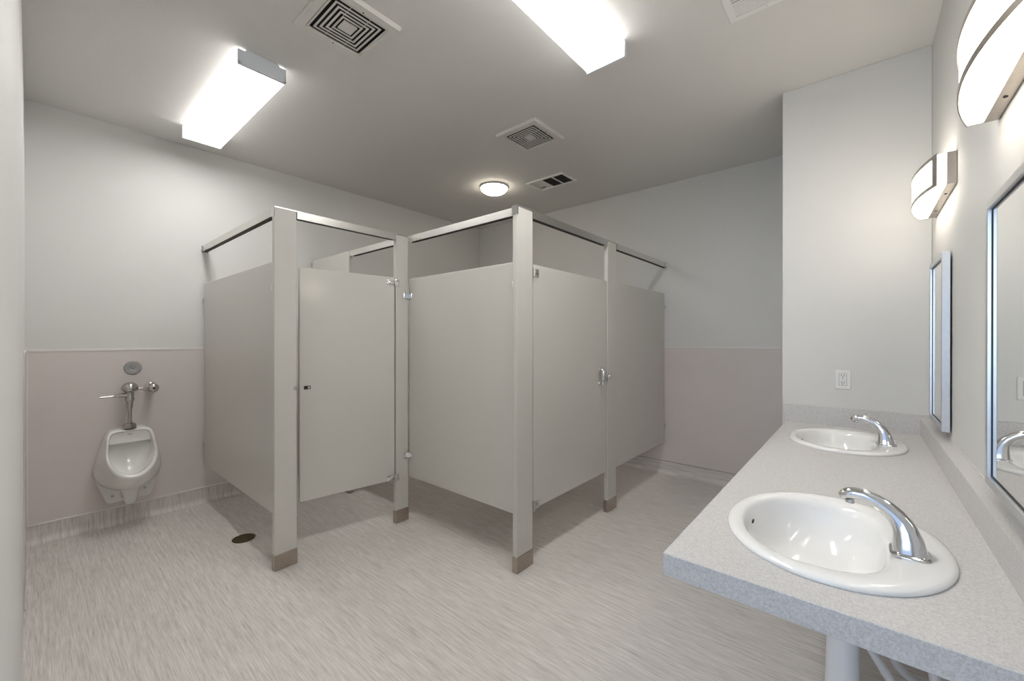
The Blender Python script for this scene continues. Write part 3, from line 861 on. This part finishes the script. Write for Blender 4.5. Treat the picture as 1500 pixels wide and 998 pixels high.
# ------------------------------------------------------------------ ceiling wrap lights
def make_wrap(label, x0, x1, y0, y1, alongx):
    cx, cy = (x0 + x1) / 2, (y0 + y1) / 2
    hl = (x1 - x0) / 2 if alongx else (y1 - y0) / 2
    hw = (y1 - y0) / 2 if alongx else (x1 - x0) / 2
    t = thing('ceiling_light', label, 'ceiling light', (cx, cy, H), 'fluorescent ceiling lights')
    def P(a, c, z): return (cx + a, cy + c, z) if alongx else (cx + c, cy + a, z)
    def bxl(bm, a0, a1, c0, c1, z0, z1, bev=0.0):
        p, q = P(a0, c0, z0), P(a1, c1, z1)
        return box(bm, p[0], q[0], p[1], q[1], z0, z1, bev=bev)
    zb = H - 0.090
    obj('pan', bxl(nb(), -hl + 0.014, hl - 0.014, -hw * 0.62, hw * 0.62, H - 0.030, H), 'lamp_pan', t)
    # diffuser: U-shaped tray
    prof = [(-hw, H - 0.014), (-hw + 0.002, zb + 0.006), (-hw + 0.008, zb), (hw - 0.008, zb), (hw - 0.002, zb + 0.006), (hw, H - 0.014), (hw - 0.003, H - 0.014), (hw - 0.006, zb + 0.008), (hw - 0.011, zb + 0.004), (-hw + 0.011, zb + 0.004), (-hw + 0.006, zb + 0.008), (-hw + 0.003, H - 0.014)]
    b = nb(); loft(b, [[P(-hl + 0.012, c, z) for c, z in prof], [P(hl - 0.012, c, z) for c, z in prof]])
    obj('diffuser', b, 'tube_dim' if alongx else 'tube', t)
    for s in (-1, 1):
        # end cap with notched upper corners and a raised rim
        o = [(-hw, zb - 0.001), (hw, zb - 0.001), (hw, H - 0.012), (hw * 0.72, H - 0.012), (hw * 0.66, H - 0.001), (-hw * 0.66, H - 0.001), (-hw * 0.72, H - 0.012), (-hw, H - 0.012)]
        b = nb()
        a0, a1 = s * (hl - 0.013), s * hl
        loft(b, [[P(a0, c, z) for c, z in o], [P(a1, c, z) for c, z in o]])
        bxl(b, s * hl, s * (hl + 0.004), -hw, hw, zb - 0.001, zb + 0.010, bev=0.001)
        bxl(b, s * hl, s * (hl + 0.004), -hw, -hw + 0.012, zb, H - 0.014, bev=0.001)
        bxl(b, s * hl, s * (hl + 0.004), hw - 0.012, hw, zb, H - 0.014, bev=0.001)
        obj('end_cap', b, 'lamp_end', t)
    return t
make_wrap('fluorescent ceiling light over the urinal, its grey end cap in view', -3.715, -2.487, 0.705, 0.940, True)
make_wrap('fluorescent ceiling light in front of the stalls, cut by the top edge of the photo', -1.143, -0.923, 0.745, 1.980, False)

# dome light over the stalls
t = thing('dome_light', 'round glowing dome light on the ceiling above the stalls', 'ceiling light', (-2.815, 3.022, H))
b = nb(); lathe(b, [(0.120, 0.0), (0.132, -0.002), (0.138, -0.012), (0.137, -0.018), (0.128, -0.020)], (-2.815, 3.022, H), 'z', 48)
obj('rim', b, 'lamp_pan', t)
b = nb(); lathe(b, [(0.132, -0.016)] + [(0.134 * math.cos(a), -0.018 - 0.062 * math.sin(a)) for a in [math.pi / 2 * k / 14 for k in range(0, 14)]] + [(0.003, -0.080)], (-2.815, 3.022, H), 'z', 48)
obj('glass_dome', b, 'dome_glow', t)

# ------------------------------------------------------------------ exhaust grilles (local origin: centre on the ceiling)
def make_grille(label, loc, hx, hy):
    t = thing('exhaust_grille', label, 'vent', loc, 'square exhaust grilles')
    def frame(bm, ox_, oy, ix, iy, z0, z1):
        for (x0, x1, y0, y1) in ((-ox_, ox_, -oy, -iy), (-ox_, ox_, iy, oy), (-ox_, -ix, -iy, iy), (ix, ox_, -iy, iy)):
            box(bm, x0, x1, y0, y1, z0, z1)
    k = 0.76
    bm = nb()
    def q(a, b_, z): return [(-a, -b_, z), (a, -b_, z), (a, b_, z), (-a, b_, z)]
    loft(bm, [q(hx, hy, 0.0), q(hx, hy, -0.012), q(hx - 0.006, hy - 0.006, -0.020), q(hx * k + 0.004, hy * k + 0.004, -0.020), q(hx * k, hy * k, -0.014), q(hx * k, hy * k, -0.002)], False, False)
    obj('frame', bm, 'grille', t, local=True, ang=20)
    obj('hollow_shade', bx(-hx * k - 0.002, hx * k + 0.002, -hy * k - 0.002, hy * k + 0.002, -0.004, -0.001), 'dark', t, local=True)  # black plate: the cavity's shade put into colour, no depth behind
    bm = nb()
    n = 5; step = hx * (k - 0.20) / n
    for i in range(n):
        a = hx * k - step * i - 0.004 - 0.0; c = hy * k - step * i - 0.004
        if i == 0: a, c = hx * k - 0.0005, hy * k - 0.0005
        wd = step * 0.43
        frame(bm, a, c, a - wd, c - wd, -0.0175, -0.0150)
    # thin cross ties between the rings
    for s in (-1, 1):
        for d in (-0.35, 0.35):
            box(bm, s * step * 1.2, s * (hx * k - 0.001), d * hy * k - 0.0012, d * hy * k + 0.0012, -0.0155, -0.0145)
    obj('louvre_rings', bm, 'grille', t, local=True)
    obj('centre_plate', bx(-hx * 0.185, hx * 0.185, -hy * 0.185, hy * 0.185, -0.0195, -0.012, bev=0.002), 'grille', t, local=True)
    for s in (-1, 1): obj('screw', lathe(nb(), [(0.003, -0.0212), (0.004, -0.0200)], (s * hx * 0.80, 0.0, 0), 'z', 10), 'dark', t, local=True)
    return t
g1 = make_grille('square exhaust grille beside the urinal-side light, at the top of the photo', (-1.914, 1.005, H), 0.185, 0.183)
g2 = dup(g1, (-1.906, 2.445, H), 'square exhaust grille on the ceiling in front of the dome light', 'square exhaust grilles')

# small register with two cells blacked in for their shaded depth
cx, cy = -2.303, 3.288
t = thing('ceiling_register', 'small oblong ceiling vent with two dark cells beside the dome light', 'vent', (cx, cy, H))
hx_, hy_ = 0.213, 0.128
def ring4(xa, xb, ya, yb, z): return [(xa, ya, z), (xb, ya, z), (xb, yb, z), (xa, yb, z)]
def moulded(bm, xa, xb, ya, yb, f, th):
    loft(bm, [ring4(xa, xb, ya, yb, H), ring4(xa, xb, ya, yb, H - th * 0.5), ring4(xa + 0.005, xb - 0.005, ya + 0.005, yb - 0.005, H - th), ring4(xa + f - 0.003, xb - f + 0.003, ya + f - 0.003, yb - f + 0.003, H - th), ring4(xa + f, xb - f, ya + f, yb - f, H - th * 0.6), ring4(xa + f, xb - f, ya + f, yb - f, H)], False, False)
b = nb()
moulded(b, cx - hx_, cx + hx_, cy - hy_, cy + hy_, 0.024, 0.013)
def bb(bm, x0, x1, y0, y1, z0, z1): box(bm, cx + x0, cx + x1, cy + y0, cy + y1, H + z0, H + z1)
bb(b, -0.055, -0.040, -hy_ + 0.024, hy_ - 0.024, -0.010, -0.001); bb(b, 0.068, 0.082, -hy_ + 0.024, hy_ - 0.024, -0.010, -0.001)
obj('frame', b, 'plastic', t)
b = nb(); bb(b, -hx_ + 0.02, -0.05, -hy_ + 0.02, hy_ - 0.02, -0.006, 0); obj('shutter', b, 'grille', t)
b = nb(); box(b, cx - 0.165, cx - 0.105, cy + 0.055, cy + 0.063, H - 0.009, H - 0.005); obj('lever_slot', b, 'dark', t)
b = nb(); box(b, cx - 0.042, cx + hx_ - 0.02, cy - hy_ + 0.02, cy + hy_ - 0.02, H - 0.003, H - 0.001); obj('hollow_shade', b, 'dark', t)  # black sheet painted as the shade inside both cells
b = nb()
for k in range(14):
    y = cy - hy_ + 0.028 + k * 0.0145
    box(b, cx - 0.040, cx + hx_ - 0.022, y, y + 0.0018, H - 0.008, H - 0.003)
obj('fine_louvres', b, 'channel', t)

# supply register at the top of the photo
x0, x1, y0, y1 = -0.489, -0.139, 1.852, 2.205
t = thing('air_register', 'white louvred air register cut by the top edge, above the counter side', 'vent', ((x0 + x1) / 2, (y0 + y1) / 2, H))
b = nb(); fw = 0.036
moulded(b, x0, x1, y0, y1, fw, 0.012)
box(b, x0 + fw, x1 - fw, 2.060, 2.070, H - 0.010, H - 0.001)
obj('frame', b, 'plastic', t)
b = nb(); box(b, x0 + fw - 0.004, x1 - fw + 0.004, y0 + fw - 0.004, y1 - fw + 0.004, H - 0.0025, H - 0.001); obj('hollow_shade', b, 'dark', t)  # black sheet painted as the duct's shade behind the louvres
b = nb()
for k in range(7):
    y = 2.074 + k * 0.0138
    prism(b, [(y, H - 0.0105), (y + 0.0095, H - 0.0125), (y + 0.0098, H - 0.0115), (y + 0.0003, H - 0.0095)], 'x', x0 + fw - 0.003, x1 - fw + 0.003)
obj('louvres', b, 'plastic', t)
b = nb()
for k in range(13):
    x = x0 + fw + 0.004 + k * 0.0212
    prism(b, [(x, H - 0.003), (x + 0.008, H - 0.012), (x + 0.010, H - 0.012), (x + 0.002, H - 0.002)], 'y', y0 + fw - 0.003, 2.062)
obj('cross_louvres', b, 'plastic', t)
b = nb(); box(b, x0 + 0.105, x0 + 0.185, y1 - fw + 0.003, y1 - fw + 0.007, H - 0.0105, H - 0.008); obj('lever_slot', b, 'particle', t)
b = nb(); lathe(b, [(0.004, -0.0125), (0.0045, -0.009), (0.0045, -0.007)], (x0 + 0.155, y1 - fw + 0.016, H), 'z', 12); obj('screw', b, 'satin', t)
